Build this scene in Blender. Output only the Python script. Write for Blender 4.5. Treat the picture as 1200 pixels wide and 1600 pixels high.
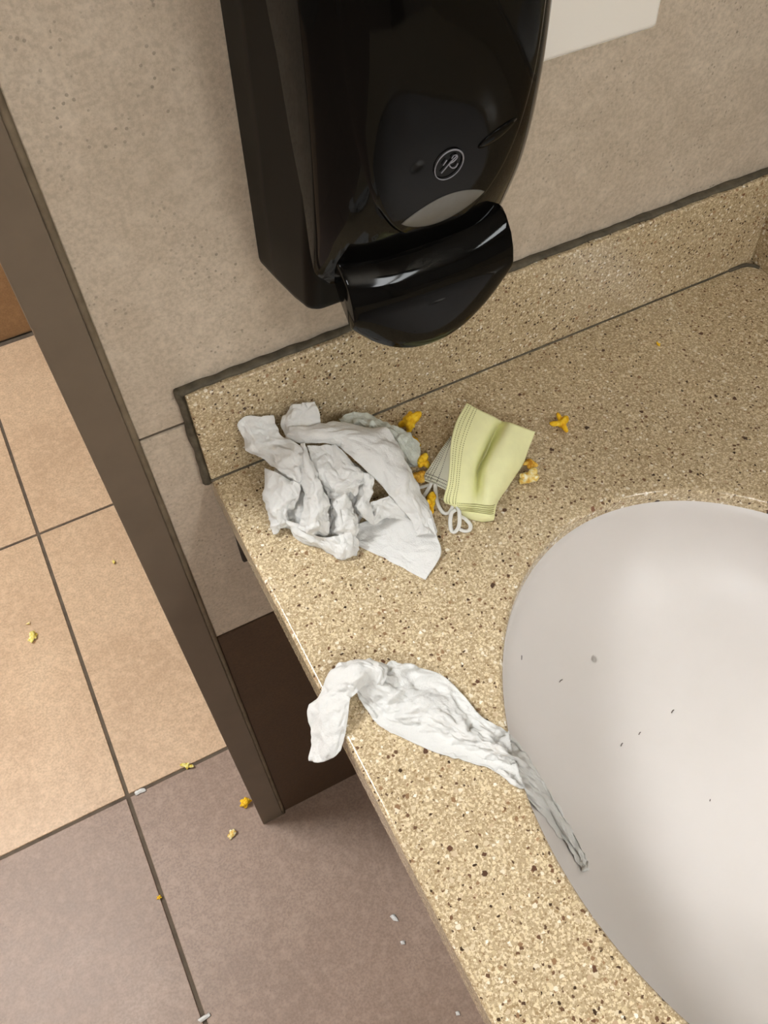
import bpy, bmesh, math, random
from mathutils import Vector, Matrix, noise

for o in list(bpy.data.objects):
    bpy.data.objects.remove(o)
scene = bpy.context.scene
COL = scene.collection

# ------------------------------------------------------------------ camera
CT = 0.8299                     # height of the counter top above the floor
RM = ((0.8883493861313198, -0.45719510201972957, -0.04252066379157763),
      (-0.38820662111178444, -0.698378890772142, -0.601300710334558),
      (0.24521620559228693, 0.5506719201239896, -0.7978906246484412))   # right, down, forward
CAM = Vector((-0.06719055, -0.51221256, 0.59323127 + CT))
FPX = 1391.0119
cam_d = bpy.data.cameras.new('camera')
cam_d.sensor_fit = 'VERTICAL'
cam_d.sensor_height = 36.0
cam_d.sensor_width = 27.0
cam_d.lens = FPX / 1600.0 * 36.0
cam_d.clip_start = 0.01
cam = bpy.data.objects.new('camera', cam_d)
COL.objects.link(cam)
M = Matrix.Identity(4)
for i in range(3):
    M[i][0] = RM[0][i]
    M[i][1] = -RM[1][i]
    M[i][2] = -RM[2][i]
    M[i][3] = CAM[i]
cam.matrix_world = M
scene.camera = cam

# ------------------------------------------------------------------ world, exposure
world = bpy.data.worlds.new('world')
scene.world = world
world.use_nodes = True
world.node_tree.nodes['Background'].inputs[0].default_value = (1.0, 0.93, 0.84, 1)
world.node_tree.nodes['Background'].inputs[1].default_value = 0.05
scene.view_settings.view_transform = 'Standard'
scene.view_settings.look = 'None'
scene.view_settings.gamma = 1.0
scene.view_settings.use_curve_mapping = False
scene.view_settings.exposure = 0.0
LAMP_A = 50.0      # ceiling panel beyond the partition wall (emission strength)
LAMP_B = 32.0       # ceiling panel on the washbasin side
LAMP_FILL = 32.0      # fill bar added out of view above the mirror
LAMP_COL = (0.97, 0.99, 1.0)
CEIL = 2.55

# ------------------------------------------------------------------ helpers
def ray(u, v):
    a = (u - 600.0) / FPX
    b = (v - 800.0) / FPX
    return Vector([RM[0][i] * a + RM[1][i] * b + RM[2][i] for i in range(3)])

def at(u, v, h):
    """point seen at photo pixel (u, v), h metres above the counter top"""
    d = ray(u, v)
    k = (CT + h - CAM.z) / d.z
    return CAM + d * k

def at_y(u, v, y):
    d = ray(u, v)
    return CAM + d * ((y - CAM.y) / d.y)

def at_x(u, v, x):
    d = ray(u, v)
    return CAM + d * ((x - CAM.x) / d.x)

def at_floor(u, v, h=0.0):
    return at(u, v, h - CT)

def link(o, parent=None):
    COL.objects.link(o)
    if parent is not None:
        o.parent = parent
    return o

def world_loc(o):
    p = Vector(o.location)
    while o.parent is not None:
        o = o.parent
        p = p + Vector(o.location)
    return p

def tag(o, label=None, cat=None, group=None, kind=None):
    if label: o['label'] = label
    if cat: o['category'] = cat
    if group: o['group'] = group
    if kind: o['kind'] = kind
    return o

def empty(name, loc):
    o = bpy.data.objects.new(name, None)
    o.empty_display_size = 0.02
    o.location = loc
    return link(o)

def mesh(name, verts, faces, mat, parent=None, smooth=True, origin=None):
    """verts are in world space"""
    if parent is not None:
        org = world_loc(parent)
        loc = Vector((0, 0, 0))
    else:
        org = Vector(origin) if origin is not None else Vector((0, 0, 0))
        loc = org
    me = bpy.data.meshes.new(name)
    me.from_pydata([tuple(Vector(v) - org) for v in verts], [], faces)
    me.update()
    bm = bmesh.new(); bm.from_mesh(me)
    bmesh.ops.recalc_face_normals(bm, faces=bm.faces[:])
    bm.to_mesh(me); bm.free()
    if smooth:
        me.polygons.foreach_set('use_smooth', [True] * len(me.polygons))
    me.materials.append(mat)
    o = bpy.data.objects.new(name, me)
    o.location = loc
    link(o, parent)
    return o

def box_vf(x0, x1, y0, y1, z0, z1):
    v = [(x0, y0, z0), (x1, y0, z0), (x1, y1, z0), (x0, y1, z0), (x0, y0, z1), (x1, y0, z1), (x1, y1, z1), (x0, y1, z1)]
    f = [(0, 3, 2, 1), (4, 5, 6, 7), (0, 1, 5, 4), (1, 2, 6, 5), (2, 3, 7, 6), (3, 0, 4, 7)]
    return v, f

def box(name, dims, mat, parent=None, bevel=0.0, seg=2, origin=None):
    v, f = box_vf(*dims)
    o = mesh(name, v, f, mat, parent, smooth=False, origin=origin)
    if bevel:
        bm = bmesh.new(); bm.from_mesh(o.data)
        bmesh.ops.bevel(bm, geom=bm.edges[:], offset=bevel, segments=seg, profile=0.5, affect='EDGES')
        bm.to_mesh(o.data); bm.free()
    return o

def crom(p0, p1, p2, p3, t):
    t2 = t * t; t3 = t2 * t
    return 0.5 * ((2 * p1) + (-p0 + p2) * t + (2 * p0 - 5 * p1 + 4 * p2 - p3) * t2 + (-p0 + 3 * p1 - 3 * p2 + p3) * t3)

def spline(pts, n):
    out = []
    m = len(pts) - 1
    for i in range(n):
        s = i / (n - 1) * m
        k = min(int(s), m - 1)
        t = s - k
        p1, p2 = pts[k], pts[k + 1]
        p0 = pts[k - 1] if k > 0 else p1 * 2 - p2
        p3 = pts[k + 2] if k + 2 <= m else p2 * 2 - p1
        out.append(crom(p0, p1, p2, p3, t))
    return out

def tube_vf(pts, rad, n=8, flat=1.0):
    """tube along points; rad number or list"""
    V, Fc = [], []
    up = Vector((0, 0, 1))
    steep = abs((pts[-1] - pts[0]).normalized().z) > .8 if (pts[-1] - pts[0]).length > 1e-6 else False
    for i, p in enumerate(pts):
        d = (pts[min(i + 1, len(pts) - 1)] - pts[max(i - 1, 0)]).normalized()
        a = d.cross(up) if not steep else d.cross(Vector((1, 0, 0)))
        if a.length < 1e-4: a = d.cross(Vector((0, 1, 0)))
        a.normalize(); b = a.cross(d).normalized()
        r = rad[i] if isinstance(rad, (list, tuple)) else rad
        for k in range(n):
            t = 2 * math.pi * k / n
            V.append(p + a * (math.cos(t) * r) + b * (math.sin(t) * r * flat))
    for i in range(len(pts) - 1):
        for k in range(n):
            k2 = (k + 1) % n
            Fc.append((i * n + k, i * n + k2, (i + 1) * n + k2, (i + 1) * n + k))
    Fc.append(tuple(range(n))[::-1])
    Fc.append(tuple(range((len(pts) - 1) * n, len(pts) * n)))
    return V, Fc

def join_vf(parts):
    V, Fc = [], []
    for v, f in parts:
        o = len(V)
        V += list(v)
        Fc += [tuple(i + o for i in q) for q in f]
    return V, Fc

def loft_vf(rings, cap=True):
    n = len(rings[0]); V = []; Fc = []
    for r in rings: V += r
    for i in range(len(rings) - 1):
        for k in range(n):
            k2 = (k + 1) % n
            Fc.append((i * n + k, i * n + k2, (i + 1) * n + k2, (i + 1) * n + k))
    if cap:
        Fc.append(tuple(range(n))[::-1])
        Fc.append(tuple(range((len(rings) - 1) * n, len(rings) * n)))
    return V, Fc

# ------------------------------------------------------------------ materials
def srgb(r, g, b):
    def c(x):
        x /= 255.0
        return x / 12.92 if x <= 0.04045 else ((x + 0.055) / 1.055) ** 2.4
    return (c(r), c(g), c(b), 1.0)

class NT:
    def __init__(s, name):
        s.m = bpy.data.materials.new(name); s.m.use_nodes = True
        s.t = s.m.node_tree; s.t.nodes.clear()
        s.out = s.n('ShaderNodeOutputMaterial')
        s.b = s.n('ShaderNodeBsdfPrincipled')
        s.l(s.b.outputs[0], s.out.inputs[0])
        s.tc = s.n('ShaderNodeTexCoord')
    def n(s, t, **kw):
        nd = s.t.nodes.new(t)
        for k, v in kw.items(): setattr(nd, k, v)
        return nd
    def l(s, a, b): s.t.links.new(a, b)
    def co(s): return s.tc.outputs['Object']
    def noise(s, scale, detail=3, rough=0.55, vec=None, dist=0.0):
        nd = s.n('ShaderNodeTexNoise'); nd.inputs['Scale'].default_value = scale
        nd.inputs['Detail'].default_value = detail; nd.inputs['Roughness'].default_value = rough
        nd.inputs['Distortion'].default_value = dist
        s.l(vec if vec is not None else s.co(), nd.inputs['Vector'])
        return nd
    def vor(s, scale, vec=None, feature='F1'):
        nd = s.n('ShaderNodeTexVoronoi', feature=feature); nd.inputs['Scale'].default_value = scale
        s.l(vec if vec is not None else s.co(), nd.inputs['Vector'])
        return nd
    def ramp(s, fac, stops, interp='LINEAR'):
        nd = s.n('ShaderNodeValToRGB'); nd.color_ramp.interpolation = interp
        el = nd.color_ramp.elements
        while len(el) > 1: el.remove(el[-1])
        el[0].position = stops[0][0]; el[0].color = stops[0][1]
        for p, c in stops[1:]:
            e = el.new(p); e.color = c
        s.l(fac, nd.inputs[0])
        return nd.outputs[0]
    def mix(s, fac, a, b, mode='MIX'):
        nd = s.n('ShaderNodeMix', data_type='RGBA', blend_type=mode)
        for sock, v in ((nd.inputs[0], fac), (nd.inputs[6], a), (nd.inputs[7], b)):
            if hasattr(v, 'links') or hasattr(v, 'is_linked'): s.l(v, sock)
            else: sock.default_value = v
        return nd.outputs[2]
    def math(s, op, a, b=None, clamp=False):
        nd = s.n('ShaderNodeMath', operation=op, use_clamp=clamp)
        for sock, v in ((nd.inputs[0], a), (nd.inputs[1], b)):
            if v is None: continue
            if hasattr(v, 'is_linked'): s.l(v, sock)
            else: sock.default_value = v
        return nd.outputs[0]
    def bump(s, h, strength=0.3, dist=0.001):
        nd = s.n('ShaderNodeBump'); nd.inputs['Strength'].default_value = strength
        nd.inputs['Distance'].default_value = dist
        s.l(h, nd.inputs['Height']); s.l(nd.outputs[0], s.b.inputs['Normal'])
        return nd
    def base(s, c):
        if hasattr(c, 'is_linked'): s.l(c, s.b.inputs['Base Color'])
        else: s.b.inputs['Base Color'].default_value = c
    def rough(s, r):
        if hasattr(r, 'is_linked'): s.l(r, s.b.inputs['Roughness'])
        else: s.b.inputs['Roughness'].default_value = r
    def spec(s, v): s.b.inputs['Specular IOR Level'].default_value = v

W4 = (1, 1, 1, 1); K4 = (0, 0, 0, 1)

def mat_counter():
    n = NT('speckled_solid_surface')
    wn = n.noise(330, 3, .6)
    wv = n.n('ShaderNodeVectorMath', operation='MULTIPLY_ADD')
    n.l(wn.outputs['Color'], wv.inputs[0]); wv.inputs[1].default_value = (0.0036,) * 3
    n.l(n.co(), wv.inputs[2]); vec = wv.outputs[0]
    big = n.noise(14, 4, 0.6)
    c0 = n.ramp(big.outputs['Fac'], [(0.3, srgb(172, 152, 120)), (0.7, srgb(186, 167, 135))])
    g1 = n.noise(620, 2, .7)
    c0 = n.mix(n.ramp(g1.outputs['Fac'], [(.40, (.8, .8, .8, 1)), (.50, K4)]), c0, srgb(146, 124, 92))
    g2 = n.noise(480, 2, .7)
    c0 = n.mix(n.ramp(g2.outputs['Fac'], [(.52, K4), (.62, (.85, .85, .85, 1))]), c0, srgb(226, 210, 178))
    def chips(prev, scale, keep, size, col, seed):
        off = n.n('ShaderNodeVectorMath', operation='ADD'); n.l(vec, off.inputs[0]); off.inputs[1].default_value = (seed, seed * .7, seed * .3)
        v = n.vor(scale, off.outputs[0])
        sep = n.n('ShaderNodeSeparateColor'); n.l(v.outputs['Color'], sep.inputs[0])
        k = n.math('GREATER_THAN', sep.outputs[0], 1 - keep)
        rad = n.math('MULTIPLY_ADD', sep.outputs[1], size * .8); 
        rad.node.inputs[2].default_value = size * .35
        d = n.math('SUBTRACT', rad, v.outputs['Distance'])
        d = n.math('MULTIPLY', d, 14.0, clamp=True)
        fac = n.math('MULTIPLY', d, k)
        if isinstance(col, list):
            col = n.ramp(sep.outputs[2], col)
        return n.mix(fac, prev, col)
    # fine granular mottling, then larger chips
    c = chips(c0, 560, .6, .6, [(0.0, srgb(150, 126, 92)), (.5, srgb(200, 182, 146)), (1.0, srgb(222, 205, 170))], 1.3)
    c = chips(c, 400, .45, .5, [(0.0, srgb(150, 126, 92)), (.4, srgb(206, 188, 152)), (1.0, srgb(226, 210, 176))], 4.1)
    c = chips(c, 230, .22, .42, [(0.0, srgb(136, 108, 80)), (.5, srgb(164, 130, 98)), (1.0, srgb(216, 202, 172))], 7.7)
    c = chips(c, 270, .20, .42, [(0.0, srgb(218, 206, 180)), (1.0, srgb(242, 236, 222))], 11.9)
    c = chips(c, 310, .22, .40, [(0.0, srgb(60, 46, 34)), (.6, srgb(92, 72, 54)), (1.0, srgb(116, 86, 64))], 17.3)
    c = chips(c, 170, .045, .36, [(0.0, srgb(66, 52, 42)), (1.0, srgb(128, 90, 68))], 23.1)
    n.base(c)
    r = n.noise(60, 3)
    rr = n.n('ShaderNodeMapRange'); n.l(r.outputs['Fac'], rr.inputs[0]); rr.inputs[3].default_value = .10; rr.inputs[4].default_value = .19
    n.rough(rr.outputs[0]); n.spec(.45)
    n.bump(n.noise(700, 2).outputs['Fac'], .06, .0006)
    return n.m

def mat_tile(name, a, b, c, scale=9, pits=0.25, rough=(.35, .55), spec=.4, pit_dist=.0012):
    n = NT(name)
    big = n.noise(scale, 5, .6, dist=.6)
    col = n.ramp(big.outputs['Fac'], [(.25, a), (.5, b), (.75, c)])
    fine = n.noise(260, 3, .65)
    col = n.mix(n.ramp(fine.outputs['Fac'], [(.38, (.55, .55, .55, 1)), (.62, K4)]), col, tuple(x * .72 for x in a[:3]) + (1,))
    mid = n.noise(70, 4, .6)
    col = n.mix(n.ramp(mid.outputs['Fac'], [(.48, K4), (.75, (.5, .5, .5, 1))]), col, tuple(min(1, x * 1.15) for x in c[:3]) + (1,))
    # sparse dark pits
    v = n.vor(330); sep = n.n('ShaderNodeSeparateColor'); n.l(v.outputs['Color'], sep.inputs[0])
    patch = n.ramp(n.noise(16, 2).outputs['Fac'], [(.4, K4), (.65, W4)])
    k = n.math('GREATER_THAN', sep.outputs[0], .86)
    k = n.math('MULTIPLY', k, n.math('LESS_THAN', v.outputs['Distance'], .36))
    k = n.math('MULTIPLY', k, patch)
    k = n.math('MULTIPLY', k, pits * 2)
    col = n.mix(k, col, tuple(x * .35 for x in a[:3]) + (1,))
    n.base(col)
    rr = n.n('ShaderNodeMapRange'); n.l(mid.outputs['Fac'], rr.inputs[0]); rr.inputs[3].default_value = rough[0]; rr.inputs[4].default_value = rough[1]
    n.rough(rr.outputs[0]); n.spec(spec)
    h = n.math('SUBTRACT', n.noise(330, 4, .7).outputs['Fac'], n.math('MULTIPLY', k, 1.0))
    n.bump(h, pits, pit_dist)
    return n.m

def mat_plain(name, col, rough=.5, spec=.5, var=None, vscale=40, bump=0, bscale=300, bdist=.0005, metallic=0):
    n = NT(name)
    if var is not None:
        col = n.ramp(n.noise(vscale, 4, .6).outputs['Fac'], [(.3, col), (.7, var)])
    n.base(col); n.rough(rough); n.spec(spec); n.b.inputs['Metallic'].default_value = metallic
    if bump: n.bump(n.noise(bscale, 3, .6).outputs['Fac'], bump, bdist)
    return n.m

def mat_paper(name, col, trans=.25, crepe=.35):
    n = NT(name)
    n.base(n.ramp(n.noise(90, 4, .6).outputs['Fac'], [(.3, tuple(x * .94 for x in col[:3]) + (1,)), (.7, col)]))
    n.rough(.95); n.spec(.1)
    h = n.math('ADD', n.noise(900, 3, .6).outputs['Fac'], n.math('MULTIPLY', n.noise(220, 3, .6).outputs['Fac'], 1.5))
    bp = n.bump(h, crepe, .0012)
    tr = n.n('ShaderNodeBsdfTranslucent'); tr.inputs[0].default_value = col
    mx = n.n('ShaderNodeMixShader'); mx.inputs[0].default_value = trans
    n.l(n.b.outputs[0], mx.inputs[1]); n.l(tr.outputs[0], mx.inputs[2]); n.l(mx.outputs[0], n.out.inputs[0])
    return n.m

def mat_emit(name, col, st):
    n = NT(name)
    e = n.n('ShaderNodeEmission'); e.inputs[0].default_value = (*col, 1); e.inputs[1].default_value = st
    n.l(e.outputs[0], n.out.inputs[0])
    return n.m

M_COUNTER = mat_counter()
M_WALL = mat_tile('wall_tile', srgb(188, 173, 153), srgb(199, 184, 164), srgb(208, 194, 175), 8, .30, (.45, .62), .3)
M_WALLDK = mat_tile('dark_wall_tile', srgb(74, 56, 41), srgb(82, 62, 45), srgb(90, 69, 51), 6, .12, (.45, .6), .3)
M_FLOOR = mat_tile('floor_tile', srgb(192, 162, 131), srgb(206, 176, 144), srgb(216, 188, 156), 7, .14, (.32, .46), .4, .0008)
M_FLOOR2 = mat_tile('pinkish_shaded_floor_tile', srgb(142, 120, 104), srgb(154, 131, 115), srgb(166, 143, 127), 7, .14, (.36, .52), .38, .0008)  # pinker tile tone, with a standing person's shadow also darkened into the colour
M_GROUT = mat_plain('grout', srgb(104, 94, 82), .9, .2, srgb(84, 75, 64), 60, .4, 400)
M_GROUTDK = mat_plain('floor_grout', srgb(108, 96, 82), .85, .2, srgb(80, 70, 60), 30, .4, 400)
M_CAULK = mat_plain('dirty_caulk', srgb(104, 96, 80), .6, .3, srgb(68, 62, 50), 90, .5, 250, .001)
M_CAULK2 = mat_plain('brown_caulk', srgb(128, 114, 94), .7, .3, srgb(104, 92, 74), 60, .3, 250, .0006)
M_TRIM = mat_plain('bronze_trim', srgb(116, 102, 86), .5, .4, srgb(108, 95, 80), 18, .06, 500)
M_SINK = mat_plain('sink_solid_surface', srgb(214, 209, 205), .37, .45, srgb(210, 205, 200), 12, .02, 600)
M_BLACK = mat_plain('glossy_black_plastic', (.0025, .0023, .0021, 1), .06, .12)
M_BLACK2 = mat_plain('satin_black_plastic', (.0045, .0036, .0027, 1), .34, .08, (.004, .0032, .0024, 1), 60, .05, 900)
M_WINDOW = mat_plain('smoky_window_plastic', (.15, .143, .128, 1), .25, .35, (.12, .114, .102, 1), 60)
M_EMBLEM = mat_plain('pale_print', srgb(136, 136, 144), .35, .5)
M_PLATE = mat_plain('white_plate', srgb(244, 239, 230), .35, .5)
M_PAPER = mat_paper('white_tissue_paper', srgb(238, 238, 235), .10, .5)
M_PAPERG = mat_paper('damp_grey_tissue_paper', srgb(216, 220, 210), .10, .6)
M_WET = mat_paper('thin_wet_tissue_paper', srgb(234, 234, 231), .15, .5)
M_MASK = mat_paper('pale_yellow_nonwoven', srgb(249, 249, 194), .08, .12)
M_MASKW = mat_paper('white_nonwoven', srgb(240, 240, 220), .08, .12)
M_DOT = mat_plain('weld_dot', srgb(176, 172, 112), .8, .2)
M_DOTW = mat_plain('weld_dot_grey', srgb(128, 124, 108), .8, .2)
M_ELASTIC = mat_paper('white_elastic', srgb(236, 236, 230), .1, .3)
M_CEIL = mat_plain('ceiling_paint', srgb(222, 214, 200), .9, .2)
M_STEEL = mat_plain('drain_steel', srgb(170, 168, 164), .25, .5, metallic=1.0)
M_BRACKET = mat_plain('dark_bracket', srgb(52, 46, 40), .6, .3)
M_HAIR = mat_plain('dark_hair', srgb(60, 48, 40), .5, .4)
M_DARKROOM = mat_tile('beige_wall_tile', srgb(148, 141, 131), srgb(158, 151, 141), srgb(166, 159, 149), 6, .15)

def mat_popcorn(name, stops):
    n = NT(name)
    c = n.ramp(n.noise(190, 4, .6).outputs['Fac'], stops)
    n.base(c); n.rough(.7); n.spec(.3)
    n.b.inputs['Subsurface Weight'].default_value = .08
    n.b.inputs['Subsurface Radius'].default_value = (.004, .003, .001)
    n.bump(n.noise(500, 3, .6).outputs['Fac'], .5, .0008)
    return n.m
M_POP_Y = mat_popcorn('yellow_popcorn', [(.32, srgb(214, 148, 16)), (.5, srgb(240, 194, 36)), (.72, srgb(250, 222, 90))])
M_POP_W = mat_popcorn('pale_popcorn', [(.32, srgb(212, 150, 42)), (.45, srgb(232, 206, 120)), (.6, srgb(246, 240, 210))])
M_POP_T = mat_popcorn('tan_popcorn', [(.32, srgb(176, 118, 30)), (.5, srgb(222, 172, 60)), (.72, srgb(244, 216, 120))])
M_POP_F = mat_popcorn('floor_popcorn', [(.35, srgb(222, 192, 60)), (.5, srgb(240, 226, 130)), (.7, srgb(248, 244, 210))])
M_GLASSDROP = NT('water'); M_GLASSDROP.base((1, 1, 1, 1)); M_GLASSDROP.rough(.02)
M_GLASSDROP.b.inputs['Transmission Weight'].default_value = 1.0; M_GLASSDROP.b.inputs['IOR'].default_value = 1.33
M_GLASSDROP = M_GLASSDROP.m

# ------------------------------------------------------------------ room
X0, X1 = -2.6, 0.6066        # left wall, wall behind the basin
Y0, Y1 = -3.2, 1.372         # near wall, far wall
WY = 0.0125                  # face of the partition tiles
GX, GY, TS = -0.2629, 0.1566, 0.6019
G = 0.003

floor = box('floor', (X0 - .1, X1 + .12, Y0 - .1, Y1 + .1, -.06, -.0025), M_GROUTDK)
tag(floor, 'tan stone-look floor of large square tiles with dark grout', kind='structure')
tile_cache = {}
def tile(x0, x1, y0, y1, z0, z1, mat, parent, bev=.0012):
    key = tuple(round(q, 4) for q in (x1 - x0, y1 - y0, z1 - z0)) + (mat.name,)
    if key in tile_cache:
        o = bpy.data.objects.new('tile', tile_cache[key])
        link(o, parent)
    else:
        w = [(x1 - x0) / 2, (y1 - y0) / 2, (z1 - z0) / 2]
        o = box('tile', (-w[0], w[0], -w[1], w[1], -w[2], w[2]), mat, None, bev, 2)
        tile_cache[key] = o.data
        o.parent = parent
    o.location = ((x0 + x1) / 2, (y0 + y1) / 2, (z0 + z1) / 2)
    return o
for i in range(-4, 3):
    for j in range(-6, 3):
        a0, a1 = GX + i * TS, GX + (i + 1) * TS
        b0, b1 = GY + j * TS, GY + (j + 1) * TS
        a0, a1 = max(a0, X0), min(a1, X1)
        b0, b1 = max(b0, Y0), min(b1, Y1)
        if a1 - a0 < .03 or b1 - b0 < .03: continue
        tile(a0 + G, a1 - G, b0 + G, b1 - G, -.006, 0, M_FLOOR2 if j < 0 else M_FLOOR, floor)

# partition wall with the soap dispenser: slab of grout, tiles proud of it
SX = -0.0496
part_w = box('wall_partition', (SX - .004, X1, WY + .0022, .125, 0, CEIL), M_GROUT)
tag(part_w, 'short tiled partition wall beside the basin counter', kind='structure')
Z1, Z2 = CT + .0635, CT - .2604
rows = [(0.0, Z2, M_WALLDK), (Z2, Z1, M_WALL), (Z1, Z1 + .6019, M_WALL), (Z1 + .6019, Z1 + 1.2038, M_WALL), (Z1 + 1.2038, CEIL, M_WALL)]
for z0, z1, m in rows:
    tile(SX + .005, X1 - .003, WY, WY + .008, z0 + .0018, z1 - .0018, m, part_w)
# bronze end cap of the partition
trim = box('trim_1', (SX - .0338, SX, WY - .004, .129, 0, CEIL), M_TRIM, None, .0012)
tag(trim, 'bronze-grey metal end cap running up the partition wall', kind='structure')
pts = [Vector((SX + .0024 + .0003 * noise.noise(Vector((0, 0, z * 9))), WY - .0003, z)) for z in [k * .02 for k in range(int(CEIL / .02))]]
cv, cf = tube_vf(pts, [0.0033 + .0003 * noise.noise(Vector((3, 1, p.z * 23))) for p in pts], 6)
mesh('caulk_bead', cv, cf, M_CAULK2, trim)

wr = box('wall_right', (X1 + .0022, X1 + .12, Y0 - .1, Y1 + .1, 0, CEIL), M_GROUT)
tag(wr, 'tiled wall behind the basin', kind='structure')
for z0, z1, m in rows:
    y = WY
    while y > Y0 + .05:
        ya = max(y - TS, Y0)
        tile(X1, X1 + .008, ya + .0018, y - .0018, z0 + .0018, z1 - .0018, m, wr)
        y -= TS
wf = box('wall_far', (X0 - .1, X1 + .12, Y1 + .0022, Y1 + .12, 0, CEIL), M_GROUT)
tag(wf, 'brown tiled wall at the far end of the floor', kind='structure')
M_FARW = mat_tile('brown_wall_tile', srgb(150, 114, 78), srgb(160, 124, 86), srgb(170, 134, 96), 7, .12)
for i in range(-4, 2):
    a0, a1 = max(GX + i * TS, X0), min(GX + (i + 1) * TS, X1)
    for k in range(5):
        z0, z1 = k * TS, min((k + 1) * TS, CEIL)
        if z1 - z0 < .05: continue
        tile(a0 + .002, a1 - .002, Y1, Y1 + .008, z0 + .003, z1 - .002, M_FARW, wf)
wl = box('wall_left', (X0 - .1, X0, Y0 - .1, Y1 + .12, 0, CEIL), M_DARKROOM)
tag(wl, 'beige wall on the far left of the room', kind='structure')
wn = box('wall_near', (X0 - .1, X1 + .12, Y0 - .1, Y0, 0, CEIL), M_DARKROOM)
tag(wn, 'beige wall behind the camera', kind='structure')
ce = box('ceiling', (X0 - .1, X1 + .12, Y0 - .1, Y1 + .12, CEIL, CEIL + .08), M_CEIL)
tag(ce, 'plain off-white ceiling', kind='structure')

mir = empty('wall_mirror', (X1, -1.3, CT + .112))
tag(mir, 'frameless mirror on the wall above the basin backsplash', 'mirror')
M_MIRROR = mat_plain('mirror_silver', (.86, .88, .87, 1), .015, .5, metallic=1.0)
M_MEDGE = mat_plain('mirror_edge', srgb(170, 186, 180), .2, .5)
box('edge', (X1 - .0055, X1 - .0008, -2.6, .004, CT + .112, CT + 1.25), M_MEDGE, mir)
box('glass', (X1 - .0062, X1 - .0054, -2.598, .002, CT + .114, CT + 1.248), M_MIRROR, mir)

def ceiling_light(cx, cy, wx, wy, strength, label):
    t = empty('ceiling_light', (cx, cy, CEIL))
    tag(t, label, 'light', 'ceiling light panels')
    fr = []
    b = .02
    for d in ((cx - wx / 2 - b, cx + wx / 2 + b, cy - wy / 2 - b, cy - wy / 2), (cx - wx / 2 - b, cx + wx / 2 + b, cy + wy / 2, cy + wy / 2 + b),
              (cx - wx / 2 - b, cx - wx / 2, cy - wy / 2, cy + wy / 2), (cx + wx / 2, cx + wx / 2 + b, cy - wy / 2, cy + wy / 2)):
        fr.append(box_vf(*d, CEIL - .03, CEIL))
    mesh('frame', *join_vf(fr), M_PLATE, t, smooth=False)
    v, f = box_vf(cx - wx / 2, cx + wx / 2, cy - wy / 2, cy + wy / 2, CEIL - .02, CEIL - .004)
    mesh('diffuser', v, f, mat_emit('lamp_diffuser', LAMP_COL, strength), t, smooth=False)
    return t
ceiling_light(-1.12, .72, .55, .75, LAMP_A, 'square ceiling light panel beyond the partition wall')
ceiling_light(-.9, -1.95, .5, .6, LAMP_B, 'square ceiling light panel on the basin side')

vl = empty('added_fill_light', (X1, -1.9, CT + 1.30))  # unseen bar, added as fill light to brighten the partition tiles
tag(vl, 'long fill light bar added out of view above the mirror', 'light')
box('back_plate', (X1 - .02, X1 - .0005, -2.45, -1.35, CT + 1.27, CT + 1.35), M_TRIM, vl, .003)
pv = [Vector((X1 - .085, y, CT + 1.31)) for y in (-2.42, -2.15, -1.9, -1.65, -1.38)]
mesh('diffuser_tube', *tube_vf(pv, .06, 24), mat_emit('fill_diffuser', LAMP_COL, LAMP_FILL), vl)
for y in (-2.435, -1.365):
    mesh('end_cap', *tube_vf([Vector((X1 - .085, y - .016, CT + 1.31)), Vector((X1 - .085, y + .016, CT + 1.31))], .064, 24), M_TRIM, vl)

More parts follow.
